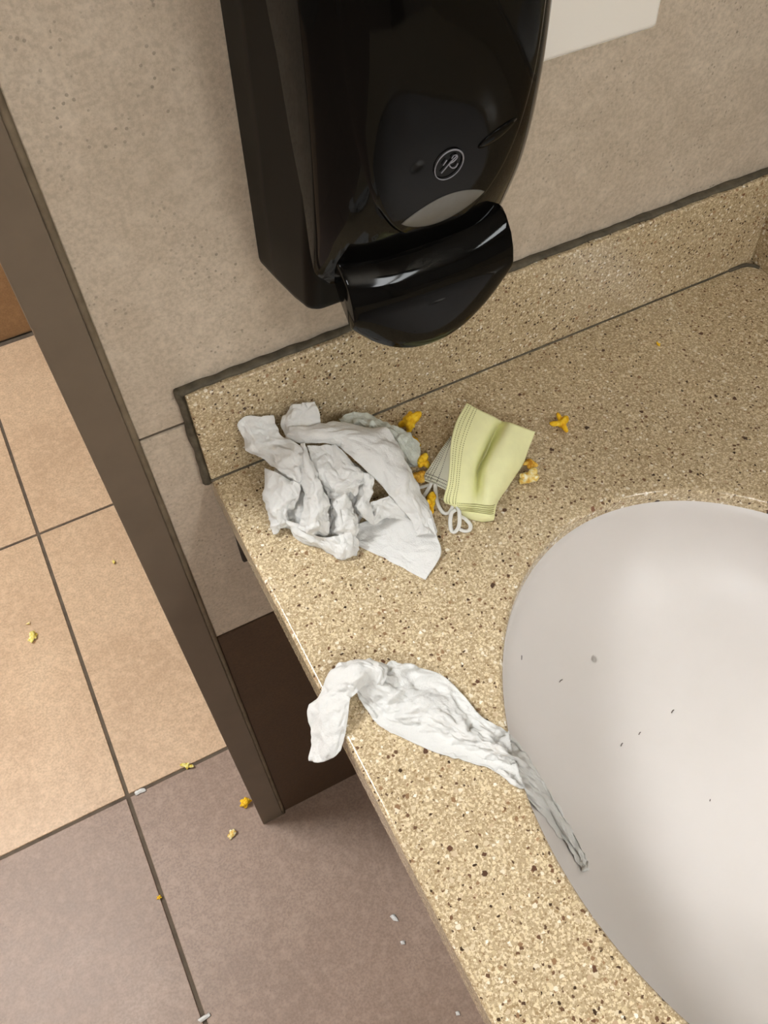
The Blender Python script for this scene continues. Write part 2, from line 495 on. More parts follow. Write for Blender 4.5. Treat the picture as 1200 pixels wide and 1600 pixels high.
# ------------------------------------------------------------------ countertop
SC = Vector((.27, -.42)); SA, SB = .185, .235
L = .594
counter = empty('countertop', (0.3, -.4, CT - .04))
tag(counter, 'beige speckled solid-surface countertop with rounded front edge and low backsplash', 'countertop')
def build_slab():
    cx0, cx1, cy0, cy1 = 0.0, X1 - .0005, -1.0, WY - .0005
    angs = [2 * math.pi * k / 160 for k in range(160)]
    for px, py in ((cx0, cy0), (cx1, cy0), (cx1, cy1), (cx0, cy1)):
        angs.append(math.atan2(py - SC.y, px - SC.x) % (2 * math.pi))
    angs = sorted(set(angs))
    def rect(a, off):
        d = Vector((math.cos(a), math.sin(a)))
        ts = []
        if d.x > 1e-9: ts.append((cx1 - SC.x) / d.x)
        if d.x < -1e-9: ts.append((cx0 - SC.x) / d.x)
        if d.y > 1e-9: ts.append((cy1 - SC.y) / d.y)
        if d.y < -1e-9: ts.append((cy0 - SC.y) / d.y)
        p = SC + d * min(ts)
        return Vector((min(max(p.x, cx0 + off), cx1 - off), min(max(p.y, cy0 + off), cy1 - off)))
    def ell(a, off):
        A, B = SA + off, SB + off
        c, s = math.cos(a), math.sin(a)
        r = 1 / math.sqrt((c / A) ** 2 + (s / B) ** 2)
        return SC + Vector((c, s)) * r
    rings = []
    r = .004
    rings.append([(*ell(a, .0), CT - .0135) for a in angs])
    rings.append([(*ell(a, .0), CT - r) for a in angs])
    for k in range(1, 6):
        t = k / 5 * math.pi / 2
        rings.append([(*ell(a, r * (1 - math.cos(t))), CT - r + r * math.sin(t)) for a in angs])
    rings.append([(*(ell(a, r) * .5 + rect(a, r) * .5), CT) for a in angs])
    r = .0038
    for k in range(0, 6):
        t = k / 5 * math.pi / 2
        rings.append([(*rect(a, r * (1 - math.sin(t))), CT - r + r * math.cos(t)) for a in angs])
    rings.append([(*rect(a, 0), CT - .036) for a in angs])
    rings.append([(*rect(a, .004), CT - .040) for a in angs])
    rings.append([(*rect(a, .028), CT - .040) for a in angs])
    rings.append([(*rect(a, .028), CT - .0135) for a in angs])
    rings.append(rings[0])
    V, Fc = [], []
    n = len(angs)
    for q in rings[:-1]: V += q
    R = len(rings) - 1
    for i in range(R):
        for k in range(n):
            k2 = (k + 1) % n; i2 = (i + 1) % R
            Fc.append((i * n + k, i * n + k2, i2 * n + k2, i2 * n + k))
    o = mesh('slab', V, Fc, M_COUNTER, counter)
    try: o.data.set_sharp_from_angle(angle=math.radians(40))
    except Exception: pass
    wn_ = o.modifiers.new('weighted', 'WEIGHTED_NORMAL'); wn_.keep_sharp = True; wn_.weight = 100
    return o
build_slab()
box('backsplash', (0, L, 0, WY - .0002, CT + .0003, CT + .1016), M_COUNTER, counter, .0018, 4)
box('backsplash', (L, X1 - .0002, -1.0, WY - .0002, CT + .0003, CT + .1016), M_COUNTER, counter, .0018, 4)
box('support_bracket', (.0064, .030, .006, WY - .001, CT - .142, CT - .0405), M_BRACKET, counter, .002)
# dirty caulk: bead on top of the backsplash, round its left end, and along the joint
def bead(name, pts, r, seed, flat=1.0, var=.35):
    P = spline([Vector(p) for p in pts], 90)
    P = [p + Vector((noise.noise(p * 70 + Vector((seed, 0, 0))), 0, noise.noise(p * 70 + Vector((0, seed, 0))))) * r * .3 for p in P]
    rr = [r * (1 + var * noise.noise(p * 55 + Vector((0, 0, seed)))) for p in P]
    v, f = tube_vf(P, rr, 8, flat)
    return mesh(name, v, f, M_CAULK, counter)
bead('caulk_bead', [(-.003, .0085, CT + .1022), (.15, .0085, CT + .1022), (.4, .0085, CT + .1022), (X1 - .002, .0085, CT + .1022)], .0046, 2.0, .55)
bead('caulk_bead', [(-.003, .0090, CT + .1035), (-.0026, .0092, CT + .08), (-.0024, .0092, CT + .05), (-.0026, .0088, CT + .02), (-.003, .0078, CT + .0), (-.0042, .0068, CT - .008)], .0040, 5.0, 1.0, .18)
bead('caulk_bead', [(-.001, -.0002, CT + .0004), (.1, -.0002, CT + .0004), (.3, -.0001, CT + .0002), (L - .01, -.0002, CT + .0002)], .0011, 8.0)
bead('caulk_bead', [(L + .0005, -.012, CT + .0008), (L - .004, -.006, CT + .0012), (L - .012, -.0014, CT + .0008), (L - .03, .0, CT + .0004)], .0022, 9.0)

# ------------------------------------------------------------------ sink
BD = .12
DR = Vector((.345, -.43))
def bowl_z(x, y):
    r = math.sqrt(((x - SC.x) / SA) ** 2 + ((y - SC.y) / SB) ** 2)
    if r >= 1: return 0.0
    return -.0135 - BD * (1 - r ** 2) ** .5
def surf_z(x, y):
    return CT + bowl_z(x, y)
sink = empty('sink', (SC.x, SC.y, CT - .16))
tag(sink, 'off-white oval undermount sink bowl set into the speckled countertop', 'sink')
def build_bowl():
    n = 128; V = []; Fc = []
    radii = [1.045, 1.002] + [1 - (k / 40) ** 1.25 for k in range(0, 40)]
    for r in radii:
        for k in range(n):
            t = 2 * math.pi * k / n
            x, y = SC.x + SA * r * math.cos(t), SC.y + SB * r * math.sin(t)
            z = -.0136 if r >= 1 else bowl_z(x, y)
            V.append((x, y, CT + z))
    for i in range(len(radii) - 1):
        for k in range(n):
            k2 = (k + 1) % n
            Fc.append((i * n + k, i * n + k2, (i + 1) * n + k2, (i + 1) * n + k))
    V.append((SC.x, SC.y, CT + bowl_z(SC.x, SC.y)))
    c = len(V) - 1; b = (len(radii) - 1) * n
    for k in range(n): Fc.append((b + k, b + (k + 1) % n, c))
    o = mesh('bowl', V, Fc, M_SINK, sink)
    s = o.modifiers.new('solid', 'SOLIDIFY'); s.thickness = .007; s.offset = -1
    return o
bowl = build_bowl()
def disc(cx, cy, z, r, n=32):
    return [Vector((cx + r * math.cos(2 * math.pi * k / n), cy + r * math.sin(2 * math.pi * k / n), z)) for k in range(n)]
zb = CT + bowl_z(DR.x, DR.y)
dn = Vector((-(bowl_z(DR.x + .001, DR.y) - bowl_z(DR.x - .001, DR.y)) / .002, -(bowl_z(DR.x, DR.y + .001) - bowl_z(DR.x, DR.y - .001)) / .002, 1)).normalized()
dx_ = dn.orthogonal().normalized(); dy_ = dn.cross(dx_)
def drain_ring(h, r): return [Vector((DR.x, DR.y, zb)) + dn * h + (dx_ * math.cos(t) + dy_ * math.sin(t)) * r for t in [2 * math.pi * k / 36 for k in range(36)]]
mesh('drain', *loft_vf([drain_ring(-.002, .024), drain_ring(.0032, .025), drain_ring(.0040, .023), drain_ring(.0030, .019), drain_ring(.0036, .017), drain_ring(.0044, .010)]), M_STEEL, sink)

# ------------------------------------------------------------------ soap dispenser
DX = .166
disp = empty('soap_dispenser', (DX, WY, CT + .2))
tag(disp, 'glossy black wall-mounted soap dispenser with push bar and round emblem', 'soap dispenser')
def lerp_tab(tab, z):
    if z <= tab[0][0]: return tab[0][1]
    for (a, va), (b, vb) in zip(tab, tab[1:]):
        if z <= b:
            t = (z - a) / (b - a); t = t * t * (3 - 2 * t) if False else t
            return va + (vb - va) * t
    return tab[-1][1]
def smooth_tab(tab):
    # dense Catmull-Rom resample of a table
    P = spline([Vector((a, b, 0)) for a, b in tab], 120)
    return [(p.x, p.y) for p in P]
YF = smooth_tab([(.205, -.066), (.225, -.080), (.25, -.093), (.28, -.105), (.32, -.114), (.37, -.1185), (.44, -.118)])   # front centre
YC = smooth_tab([(.205, -.050), (.225, -.060), (.25, -.070), (.28, -.080), (.32, -.088), (.37, -.093), (.44, -.094)])    # front corners
HW = smooth_tab([(.205, .068), (.225, .0705), (.25, .072), (.30, .0735), (.37, .0735), (.44, .073)])
def cover_y(x, z):
    t = min(1, abs(x) / lerp_tab(HW, z))
    yf, yc = lerp_tab(YF, z), lerp_tab(YC, z)
    return yc + (yf - yc) * (1 - t ** 3.6) ** .75
# back housing: tapered box with rounded front corners
HF = smooth_tab([(.18, -.057), (.21, -.060), (.25, -.066), (.30, -.077), (.36, -.084), (.45, -.088)])
def housing_ring(z, inset=0.0):
    front = lerp_tab(HF, z)
    hb = .0845 - (z - .187) * .03 - inset
    hf = hb - .008
    y0 = WY - .0004; y1 = front + inset
    r = .010
    pts = [(hb, y0), (hb - (hb - hf) * .3, y0 + (y1 - y0) * .35), (hb - (hb - hf) * .7, y0 + (y1 - y0) * .7)]
    for k in range(7):
        t = k / 6 * math.pi / 2
        pts.append((hf - r + r * math.cos(t), y1 + r - r * math.sin(t)))
    full = pts + [(-x, y) for x, y in reversed(pts)]
    return [Vector((DX + x, y, CT + z)) for x, y in full]
hr = [housing_ring(.1860, .006), housing_ring(.1872, .003), housing_ring(.190, .0008), housing_ring(.194, 0)]
hr += [housing_ring(z, 0) for z in (.24, .30, .36, .42, .435)] + [housing_ring(.445, .004), housing_ring(.448, .010)]
# lower front edge slopes up away from the wall a little
for q in hr[:4]:
    for v in q:
        v.z += max(0, -v.y - .03) * .02
mesh('back_housing', *loft_vf(hr), M_BLACK2, disp)
# front cover
def cover_ring(z, inset=0.0):
    hw = lerp_tab(HW, z) - inset
    N = 40; pts = []
    for k in range(N + 1):
        a = -1 + 2 * k / N
        t = math.copysign(1 - (1 - abs(a)) ** 1.7, a)
        x = hw * t
        pts.append(Vector((DX + x, cover_y(x, z) + inset, CT + z)))
    yb = -.045
    pts += [Vector((DX + hw, yb, CT + z)), Vector((DX - hw, yb, CT + z))]
    return pts
crs = [cover_ring(.2055, .004), cover_ring(.2065, .0015), cover_ring(.208, .0)] + [cover_ring(.208 + (.445 - .208) * k / 50) for k in range(1, 51)] + [cover_ring(.449, .004), cover_ring(.451, .012)]
cov = mesh('front_cover', *loft_vf(crs), M_BLACK, disp)
try: cov.data.set_sharp_from_angle(angle=math.radians(50))
except Exception: pass
# raised U-shaped shield on the cover
SH = smooth_tab([(.2525, .004), (.2545, .012), (.259, .021), (.266, .029), (.278, .037), (.295, .045), (.32, .052), (.36, .058), (.44, .061)])
def cover_n(x, z):
    e = .001
    dx = (cover_y(x + e, z) - cover_y(x - e, z)) / (2 * e)
    dz = (cover_y(x, z + e) - cover_y(x, z - e)) / (2 * e)
    return Vector((dx, -1, dz)).normalized()
def cover_p(x, z, off=0.0):
    return Vector((DX + x, cover_y(x, z), CT + z)) + cover_n(x, z) * off
V, Fc = [], []
NZ, NX = 60, 29
for i in range(NZ):
    z = .2525 + (.44 - .2525) * (i / (NZ - 1)) ** 1.5
    w = lerp_tab(SH, z)
    for k in range(NX):
        a = -1 + 2 * k / (NX - 1)
        b = math.copysign(1 - (1 - abs(a)) ** 1.8, a)
        off = .0016 * min(1, (1 - abs(b)) / .05) if w > .01 else .0016 * min(1, i / 3)
        off *= min(1, i / 3)
        V.append(cover_p(w * b, z, off - .0002))
for i in range(NZ - 1):
    for k in range(NX - 1):
        Fc.append((i * NX + k, i * NX + k + 1, (i + 1) * NX + k + 1, (i + 1) * NX + k))
sh = mesh('shield_panel', V, Fc, M_BLACK, disp)
# smoky sight window, a pointed leaf
def leaf(cx, cz, hl, up, dn, tilt, off0, off1, n=40):
    rings = []
    for f, off in ((1.0, off0), (.985, off0 + .0006), (.95, off1), (.8, off1 + .0002), (.6, off1 + .0004), (.4, off1 + .0005), (.2, off1 + .0006), (.05, off1 + .0006)):
        rg = []
        for k in range(n):
            t = k / n
            if t < .5:
                q = t * 2; x = -hl + 2 * hl * q; z = up * math.sin(math.pi * q) ** .8
            else:
                q = (t - .5) * 2; x = hl - 2 * hl * q; z = -dn * math.sin(math.pi * q) ** .8
            rg.append(cover_p(cx + x * f, cz + (z + tilt * x) * f, off))
        rings.append(rg)
    return loft_vf(rings)
mesh('sight_window', *leaf(.002, .2735, .0285, .0108, .0125, .06, .0013, .0021), M_WINDOW, disp)
# emblem: ring with a script letter R
EX, EZ = -.0005, .308
def emb(x, z, off=.0024): return cover_p(EX + x, EZ + z, off)
ring = [emb(.0092 * math.cos(t), .0098 * math.sin(t)) for t in [2 * math.pi * k / 48 for k in range(49)]]
em = mesh('emblem_ring', *tube_vf(ring, [.00032 + .00022 * max(0, math.sin(2 * math.pi * k / 48 + .6)) for k in range(49)], 6), M_EMBLEM, disp)
def loc_px(X, Y):       # strokes measured on the photo, un-skewed to the emblem's plane
    dx, dy = (X - 400) / 155.0, (Y - 330) / 155.0
    det = .93 * -.85 - (-.36) * .08
    a = (dx * -.85 - dy * .08) / det
    b = (.93 * dy - (-.36) * dx) / det
    return emb(a * .0088, b * .0088)
strokes = [[(318, 420), (370, 355), (430, 280), (482, 228)], [(335, 338), (352, 312), (372, 282)],
           [(425, 262), (445, 232), (478, 225), (482, 250), (445, 290), (398, 318)], [(398, 318), (412, 345), (440, 358), (472, 345), (494, 308)]]
for s in strokes:
    P = spline([loc_px(*q) for q in s], 20)
    mesh('letter_stroke', *tube_vf(P, .00036, 6), M_EMBLEM, em)
# lock dimple on the shield
dm = []
for k in range(5):
    f = 1 - k * .22
    dm.append([cover_p(.031 + .013 * f * math.cos(t), .317 + .0042 * f * math.sin(t) + .004 * f * math.cos(t), .0016 + .0009 * math.sin(k / 4 * math.pi / 2)) for t in [2 * math.pi * q / 28 for q in range(28)]])
mesh('lock_button', *loft_vf(dm), M_BLACK, disp)
# push bar
def bar_ring(a):
    x = .0605 * a
    e = abs(a)
    zb = .1615 + .034 * e ** 2.2
    zt = .2405
    k = 1 - .10 * max(0, e - .9) / .1
    bulge = .006 * (1 - e * e)
    prof = [(-.074, zt - .004), (-.077, zt), (-.081, zt + .0002), (-.086, zt - .003), (-.0935 - bulge, zt - .012), (-.0975 - bulge, zt - .022), (-.0990 - bulge, zt - .032)]
    zf = zt - .032
    for q in range(1, 8):
        s = q / 8
        prof.append((-.0990 - bulge + (.006) * s * s, zf + (zb - zf) * s))
    prof += [(-.0915 - bulge, zb), (-.089 - bulge, zb + .0006), (-.0865 - bulge * .5, zb + .004), (-.078, zb + .02 * (1 - .4 * e)), (-.070, zt - .02)]
    return [Vector((DX + x, y * 1.0, CT + z)) for y, z in prof]
ast = [-1, -.992, -.97] + [-.94 + 1.88 * k / 36 for k in range(37)] + [.97, .992, 1]
brs = []
for a in ast:
    rg = bar_ring(a)
    if abs(a) > .965:
        c = sum(rg, Vector()) / len(rg)
        f = {1: .955, .992: .985, .97: .997}[abs(a)]
        rg = [c + (p - c) * Vector((1, 1, 1)).x * f if True else p for p in rg]
        for p in rg: p.x = DX + .0605 * a
    brs.append(rg)
pb = mesh('push_bar', *loft_vf(brs), M_BLACK, disp)
try: pb.data.set_sharp_from_angle(angle=math.radians(45))
except Exception: pass
# nozzle under the cover
mesh('nozzle', *loft_vf([disc(DX, -.045, CT + .187, .011), disc(DX, -.045, CT + .176, .010), disc(DX, -.045, CT + .172, .006)]), M_BLACK2, disp)

# white wall plate behind the dispenser
pl = empty('wall_plate', (.355, WY, CT + .33))
tag(pl, 'off-white wall plate on the tiles, half hidden behind the soap dispenser', 'wall plate')
box('plate', (.298, .4115, WY - .0055, WY - .0003, CT + .2756, CT + .392), M_PLATE, pl, .0035, 4)
for sx_ in (.3265, .383):
    box('switch', (sx_ - .016, sx_ + .016, WY - .0085, WY - .005, CT + .322, CT + .372), M_PLATE, pl, .0012)

# ------------------------------------------------------------------ paper towels
def crease_fn(seed, L0=.016, amp=.0016, n=5, fine=1.0):
    """crumpled paper: random straight folds plus ridged noise, both with sharp crests"""
    rnd = random.Random(seed)
    fam = []
    for k in range(n):
        a = rnd.uniform(0, math.pi); l = L0 * rnd.uniform(.8, 2.2)
        fam.append((math.cos(a), math.sin(a), rnd.uniform(0, 10), l, amp * 1.9 * rnd.uniform(.6, 1.2)))
    off = Vector((rnd.uniform(0, 50), rnd.uniform(0, 50), rnd.uniform(0, 50)))
    f1 = .95 / L0
    def f(p):
        q = p + noise.noise_vector(p * 40 + off) * (L0 * .18)
        h = 0
        for i, (c, s_, o, l, a) in enumerate(fam):
            m = .25 + 1.5 * noise.noise(p * 36 + off + Vector((i * 3.7, 0, 0)))
            if m <= 0: continue
            t = ((q.x * c + q.y * s_ + q.z * .7) / l + o) % 1.0
            h += a * min(m, 1.0) * (abs(t * 2 - 1) - .5)
        d = noise.voronoi(q * f1 * 1.1 + off)[0]
        h -= amp * .9 * (d[1] - d[0] - .3)
        d = noise.voronoi(q * f1 * 2.4 + off * 2)[0]
        h -= amp * .55 * fine * (d[1] - d[0] - .3)
        h -= amp * .5 * fine * (abs(noise.noise(q * f1 * 5.0 + off * 3)) - .2)
        return h
    return f

def interp_grid(grid, nu, nv):
    rows_ = [spline(r, nv) for r in grid]
    cols = [spline([rows_[i][j] for i in range(len(rows_))], nu) for j in range(nv)]
    return [[cols[j][i] for j in range(nv)] for i in range(nu)]

from mathutils.geometry import delaunay_2d_cdt
def facet_field(P, spacing, amp, seed):
    """heights of a randomly triangulated, sharply creased sheet at every grid vertex"""
    nu, nv = len(P), len(P[0])
    lu = max(sum((P[i + 1][j] - P[i][j]).length for i in range(nu - 1)) for j in (0, nv // 2, nv - 1))
    lv = max(sum((P[i][j + 1] - P[i][j]).length for j in range(nv - 1)) for i in (0, nu // 2, nu - 1))
    rnd = random.Random(seed)
    cu, cv = max(2, round(lu / spacing)), max(2, round(lv / spacing))
    pts, hs = [], []
    for a in range(-1, cu + 2):
        for b in range(-1, cv + 2):
            pts.append(Vector(((a + rnd.uniform(-.42, .42)) * lu / cu, (b + rnd.uniform(-.42, .42)) * lv / cv)))
            hs.append(rnd.choice((-1, 1)) * amp * rnd.uniform(.15, 1.0))
    vs, _, fs, ov, _, _ = delaunay_2d_cdt(pts, [], [], 0, 1e-9)
    H = [[0.0] * nv for _ in range(nu)]
    su, sv = lu / (nu - 1), lv / (nv - 1)
    for t in fs:
        if len(t) != 3: continue
        A, B, C = (vs[k] for k in t)
        ha, hb_, hc = (hs[ov[k][0]] for k in t)
        den = (B.y - C.y) * (A.x - C.x) + (C.x - B.x) * (A.y - C.y)
        if abs(den) < 1e-14: continue
        i0 = max(0, math.ceil(min(A.x, B.x, C.x) / su)); i1 = min(nu - 1, math.floor(max(A.x, B.x, C.x) / su))
        j0 = max(0, math.ceil(min(A.y, B.y, C.y) / sv)); j1 = min(nv - 1, math.floor(max(A.y, B.y, C.y) / sv))
        for i in range(i0, i1 + 1):
            for j in range(j0, j1 + 1):
                x, y = i * su, j * sv
                w0 = ((B.y - C.y) * (x - C.x) + (C.x - B.x) * (y - C.y)) / den
                w1 = ((C.y - A.y) * (x - C.x) + (A.x - C.x) * (y - C.y)) / den
                w2 = 1 - w0 - w1
                if w0 < -1e-6 or w1 < -1e-6 or w2 < -1e-6: continue
                H[i][j] = w0 * ha + w1 * hb_ + w2 * hc
    return H

def sheet_vf(grid, nu, nv, fn=None, floor_fn=None, edge=.0, ymax=None, facets=()):
    P = interp_grid(grid, nu, nv)
    FH = [facet_field(P, sp_, am_, 100 + 7 * k_ + nu + int(1e5 * abs(P[0][0].x))) for k_, (sp_, am_) in enumerate(facets)]
    V, Fc = [], []
    for i in range(nu):
        for j in range(nv):
            p = P[i][j]
            if fn is not None:
                a = P[min(i + 1, nu - 1)][j] - P[max(i - 1, 0)][j]
                b = P[i][min(j + 1, nv - 1)] - P[i][max(j - 1, 0)]
                n = a.cross(b)
                if n.length > 1e-12: n.normalize()
                p = p + n * (fn(p) + sum(h_[i][j] for h_ in FH))
                if edge:
                    e = min(i, nu - 1 - i, j, nv - 1 - j)
                    if e == 0:
                        p = p + noise.noise_vector(p * 130) * edge
            if ymax is not None and p.y > ymax: p = Vector((p.x, ymax, p.z))
            if floor_fn is not None:
                z = floor_fn(p)
                if p.z < z: p = Vector((p.x, p.y, z))
            V.append(p)
    for i in range(nu - 1):
        for j in range(nv - 1):
            Fc.append((i * nv + j, i * nv + j + 1, (i + 1) * nv + j + 1, (i + 1) * nv + j))
    return V, Fc
flat = lambda p: CT + .0006

def G1(rows_):   # crop of the photo around the big towel -> world
    out = []
    for r in rows_:
        q = []
        for X, Y, h in r:
            p = at(360 + X * .3, 600 + Y * .3, h)
            if p.y > -.0035: p = at_y(360 + X * .3, 600 + Y * .3, -.0035)
            q.append(p)
        out.append(q)
    return out

TA = [
 ([[(32,205,.055),(75,172,.06),(150,168,.06),(225,165,.058)],[(60,280,.045),(110,255,.050),(170,235,.047),(245,225,.050)],[(88,345,.036),(150,320,.042),(210,300,.042),(268,272,.046)],
   [(150,385,.034),(215,370,.040),(300,350,.046),(365,330,.047)],[(215,440,.031),(260,450,.036),(330,430,.046),(390,400,.046)],[(280,490,.028),(320,500,.034),(360,515,.036),(395,470,.040)]], 11, 40, 34, .016, .0013),
 ([[(190,440,.026),(250,465,.032),(320,500,.034),(365,520,.036)],[(180,560,.018),(235,560,.027),(300,570,.031),(355,590,.028)],[(175,640,.010),(230,650,.021),(280,640,.023),(330,640,.020)],
   [(203,720,.005),(235,720,.013),(270,710,.014),(300,690,.012)],[(230,780,.001),(245,778,.004),(265,760,.006),(285,735,.006)]], 12, 36, 26, .012, .0014),
 ([[(345,318,.046),(375,312,.050),(402,330,.047)],[(365,420,.040),(400,425,.049),(437,445,.043)],[(378,520,.033),(430,520,.044),(477,530,.037)],[(380,600,.027),(445,600,.039),(508,600,.033)],
   [(368,680,.020),(440,690,.033),(516,690,.026)],[(345,735,.012),(420,755,.024),(513,758,.018)],[(318,715,.006),(400,785,.013),(485,797,.011)]], 13, 48, 24, .02, .0010),
 ([[(400,320,.046),(470,315,.046),(540,318,.046),(605,365,.043)],[(430,420,.040),(500,400,.043),(570,410,.043),(655,425,.040)],[(460,500,.036),(530,490,.042),(600,490,.044),(695,465,.040)],
   [(500,570,.030),(540,560,.036),(600,540,.042),(675,525,.040)],[(520,588,.024),(560,580,.030),(620,572,.034),(655,582,.030)]], 14, 40, 34, .018, .0014),
 ([[(525,575,.028),(575,568,.034),(628,565,.030)],[(518,660,.022),(575,650,.030),(642,650,.022)],[(524,740,.014),(585,740,.023),(668,700,.016)],[(530,810,.008),(590,800,.016),(652,790,.010)],[(538,898,.001),(600,912,.003),(668,862,.003)]], 15, 40, 20, .011, .0013),
 ([[(283,690,.014),(380,752,.015),(480,797,.014),(560,790,.016),(650,785,.012)],[(298,742,.006),(385,798,.010),(490,838,.010),(580,842,.012),(674,835,.008)],[(335,775,.001),(425,848,.001),(530,897,.001),(592,914,.001),(658,893,.001)]], 16, 20, 50, .012, .0012),
 ([[(325,128,.058),(370,97,.064),(440,90,.062)],[(283,170,.052),(370,150,.060),(462,150,.056)],[(265,230,.044),(350,205,.052),(470,215,.048)],[(290,290,.040),(370,290,.046),(480,290,.044)]], 17, 28, 28, .014, .0012),
 ([[(680,462,.040),(710,468,.039),(742,490,.036)],[(648,580,.026),(692,570,.033),(736,560,.030)],[(655,650,.016),(690,650,.025),(732,640,.022)],[(690,702,.008),(718,718,.013),(746,736,.008)]], 18, 28, 16, .011, .0013),
 ([[(730,618,.024),(790,597,.027),(832,577,.024)],[(728,680,.014),(800,640,.021),(882,640,.016)],[(743,735,.007),(830,692,.010),(942,712,.005)]], 19, 18, 34, .010, .0013),
 # inner folds under the visible ones
 ([[(230,430,.020),(400,360,.034),(560,360,.036),(730,470,.024)],[(215,560,.012),(380,540,.024),(560,540,.028),(720,580,.014)],[(230,680,.003),(380,690,.014),(560,690,.014),(690,690,.004)],[(240,740,.001),(380,770,.003),(540,800,.003),(660,760,.001)]], 20, 30, 30, .016, .0016),
]
def solid(o, t=.00035):
    s = o.modifiers.new('thickness', 'SOLIDIFY'); s.thickness = t; s.offset = 0
    return o
pa = []
for g, seed, nu, nv, l0, am in TA:
    pa.append(sheet_vf(G1(g), nu * 2, nv * 2, crease_fn(seed, l0, am * .55), flat, .0003, -.0012, ((.0095, .0027), (.0046, .0014), (.0024, .0004))))
v, f = join_vf(pa)
org = at(490, 800, 0)
tA = solid(mesh('crumpled_paper_towel', v, f, M_PAPER, None, origin=org))
tag(tA, 'white crumpled paper towel heaped in the counter corner against the backsplash', 'paper towel')

gB1 = [[(285,292,.042),(292,252,.049),(312,232,.050),(345,212,.048)],[(388,303,.045),(420,262,.054),(450,238,.054),(480,211,.049)],[(530,314,.045),(560,280,.052),(590,248,.053),(615,205,.047)],[(640,388,.041),(700,328,.049),(760,280,.049),(808,238,.042)],
       [(740,482,.035),(800,420,.043),(855,352,.041),(897,350,.029)],[(820,572,.027),(880,512,.035),(925,460,.031),(958,505,.018)],[(882,652,.018),(940,602,.026),(985,590,.022),(1022,628,.010)],[(945,718,.010),(990,702,.016),(1032,704,.012),(1062,742,.006)],[(975,790,.004),(1010,780,.008),(1045,785,.007),(1080,810,.003)]]
gB2 = [[(650,735,.001),(780,700,.003),(900,690,.008),(1050,700,.012)],[(645,780,.001),(790,780,.001),(930,790,.003),(1076,792,.006)],[(648,810,.001),(790,850,.001),(940,885,.002),(1096,885,.004)],[(650,834,.001),(780,897,.001),(905,962,.001),(1015,1020,.001)]]
v, f = join_vf([sheet_vf(G1(gB1), 140, 60, crease_fn(31, .020, .0006), flat, .0001, -.0012, ((.016, .0026), (.0065, .0011), (.003, .0003))), sheet_vf(G1(gB2), 70, 90, crease_fn(32, .026, .0004), flat, .0001, -.0012, ((.012, .0014), (.005, .0006)))])
tB = solid(mesh('paper_towel_sheet', v, f, M_PAPER, None, origin=at(650, 850, 0)))
tag(tB, 'white paper towel sheet arching over the crumpled heap down to a flat pointed corner', 'paper towel')

gC = [[(565,182,.030),(640,138,.036),(740,165,.031),(830,213,.029),(920,255,.026),(990,308,.014)],[(580,202,.030),(650,178,.034),(740,198,.035),(820,243,.034),(900,300,.029),(987,370,.010)],
      [(600,232,.028),(680,222,.030),(750,240,.032),(820,290,.030),(900,370,.020),(967,436,.003)],[(620,262,.020),(700,262,.022),(770,292,.024),(840,352,.020),(890,402,.010),(915,442,.001)]]
tC = solid(mesh('paper_scrap', *sheet_vf(G1(gC), 68, 112, crease_fn(41, .010, .0007), flat, .0004, -.0012, ((.0065, .0024), (.0032, .0010))), M_PAPERG, None, origin=at(625, 710, 0)))
tag(tC, 'grey-green crumpled damp paper scrap behind the white heap, next to yellow popcorn', 'paper scrap')

# towel strip lying over the counter edge and into the sink
def hit(u, v, h):
    """where the sight line meets the counter / bowl surface raised by h"""
    d = ray(u, v)
    lo, hi = .2, 1.2
    k = lo
    step = .002
    while k < hi:
        p = CAM + d * k
        s = surf_z(p.x, p.y) + h
        if p.z <= s: break
        k += step
    a, b = k - step, k
    for _ in range(20):
        m = (a + b) / 2; p = CAM + d * m
        if p.z <= surf_z(p.x, p.y) + h: b = m
        else: a = m
    return CAM + d * b
def pleat(rows_, a):
    out = []
    for i, r in enumerate(rows_):
        f = min(1, i / 2) * (1 if i < 7 else .5)
        q = [r[0]]
        for k in range(len(r) - 1):
            (u0, v0, h0), (u1, v1, h1) = r[k], r[k + 1]
            q.append(((u0 + u1) / 2, (v0 + v1) / 2, max(.0008, (h0 + h1) / 2 + a * f * (-1, 1, -1)[k])))
            q.append(r[k + 1])
        out.append(q)
    return out
def G2(rows_):
    out = []
    for r in rows_:
        q = []
        for u, v, h in r:
            if isinstance(h, str): p = at(u, v, float(h))
            else: p = hit(u, v, h)
            q.append(p)
        out.append(q)
    return out
gD1 = [[(485,1188,'-.024'),(500,1191,'-.019'),(520,1184,'-.012'),(534,1172,'-.006')],
       [(484,1150,'-.014'),(502,1150,'-.006'),(524,1148,'.001'),(541,1140,'.004')],
       [(484,1106,'-.003'),(506,1108,'.006'),(528,1108,'.012'),(545,1108,'.012')],
       [(501,1082,.006),(518,1082,.012),(534,1086,.014),(548,1090,.012)],
       [(520,1048,.014),(532,1056,.022),(548,1068,.024),(556,1084,.018)],
       [(548,1030,.018),(560,1036,.027),(572,1050,.026),(572,1072,.018)],
       [(575,1030,.016),(584,1036,.026),(592,1050,.024),(585,1070,.014)],
       [(608,1034,.012),(606,1044,.020),(600,1062,.018),(594,1085,.008)]]
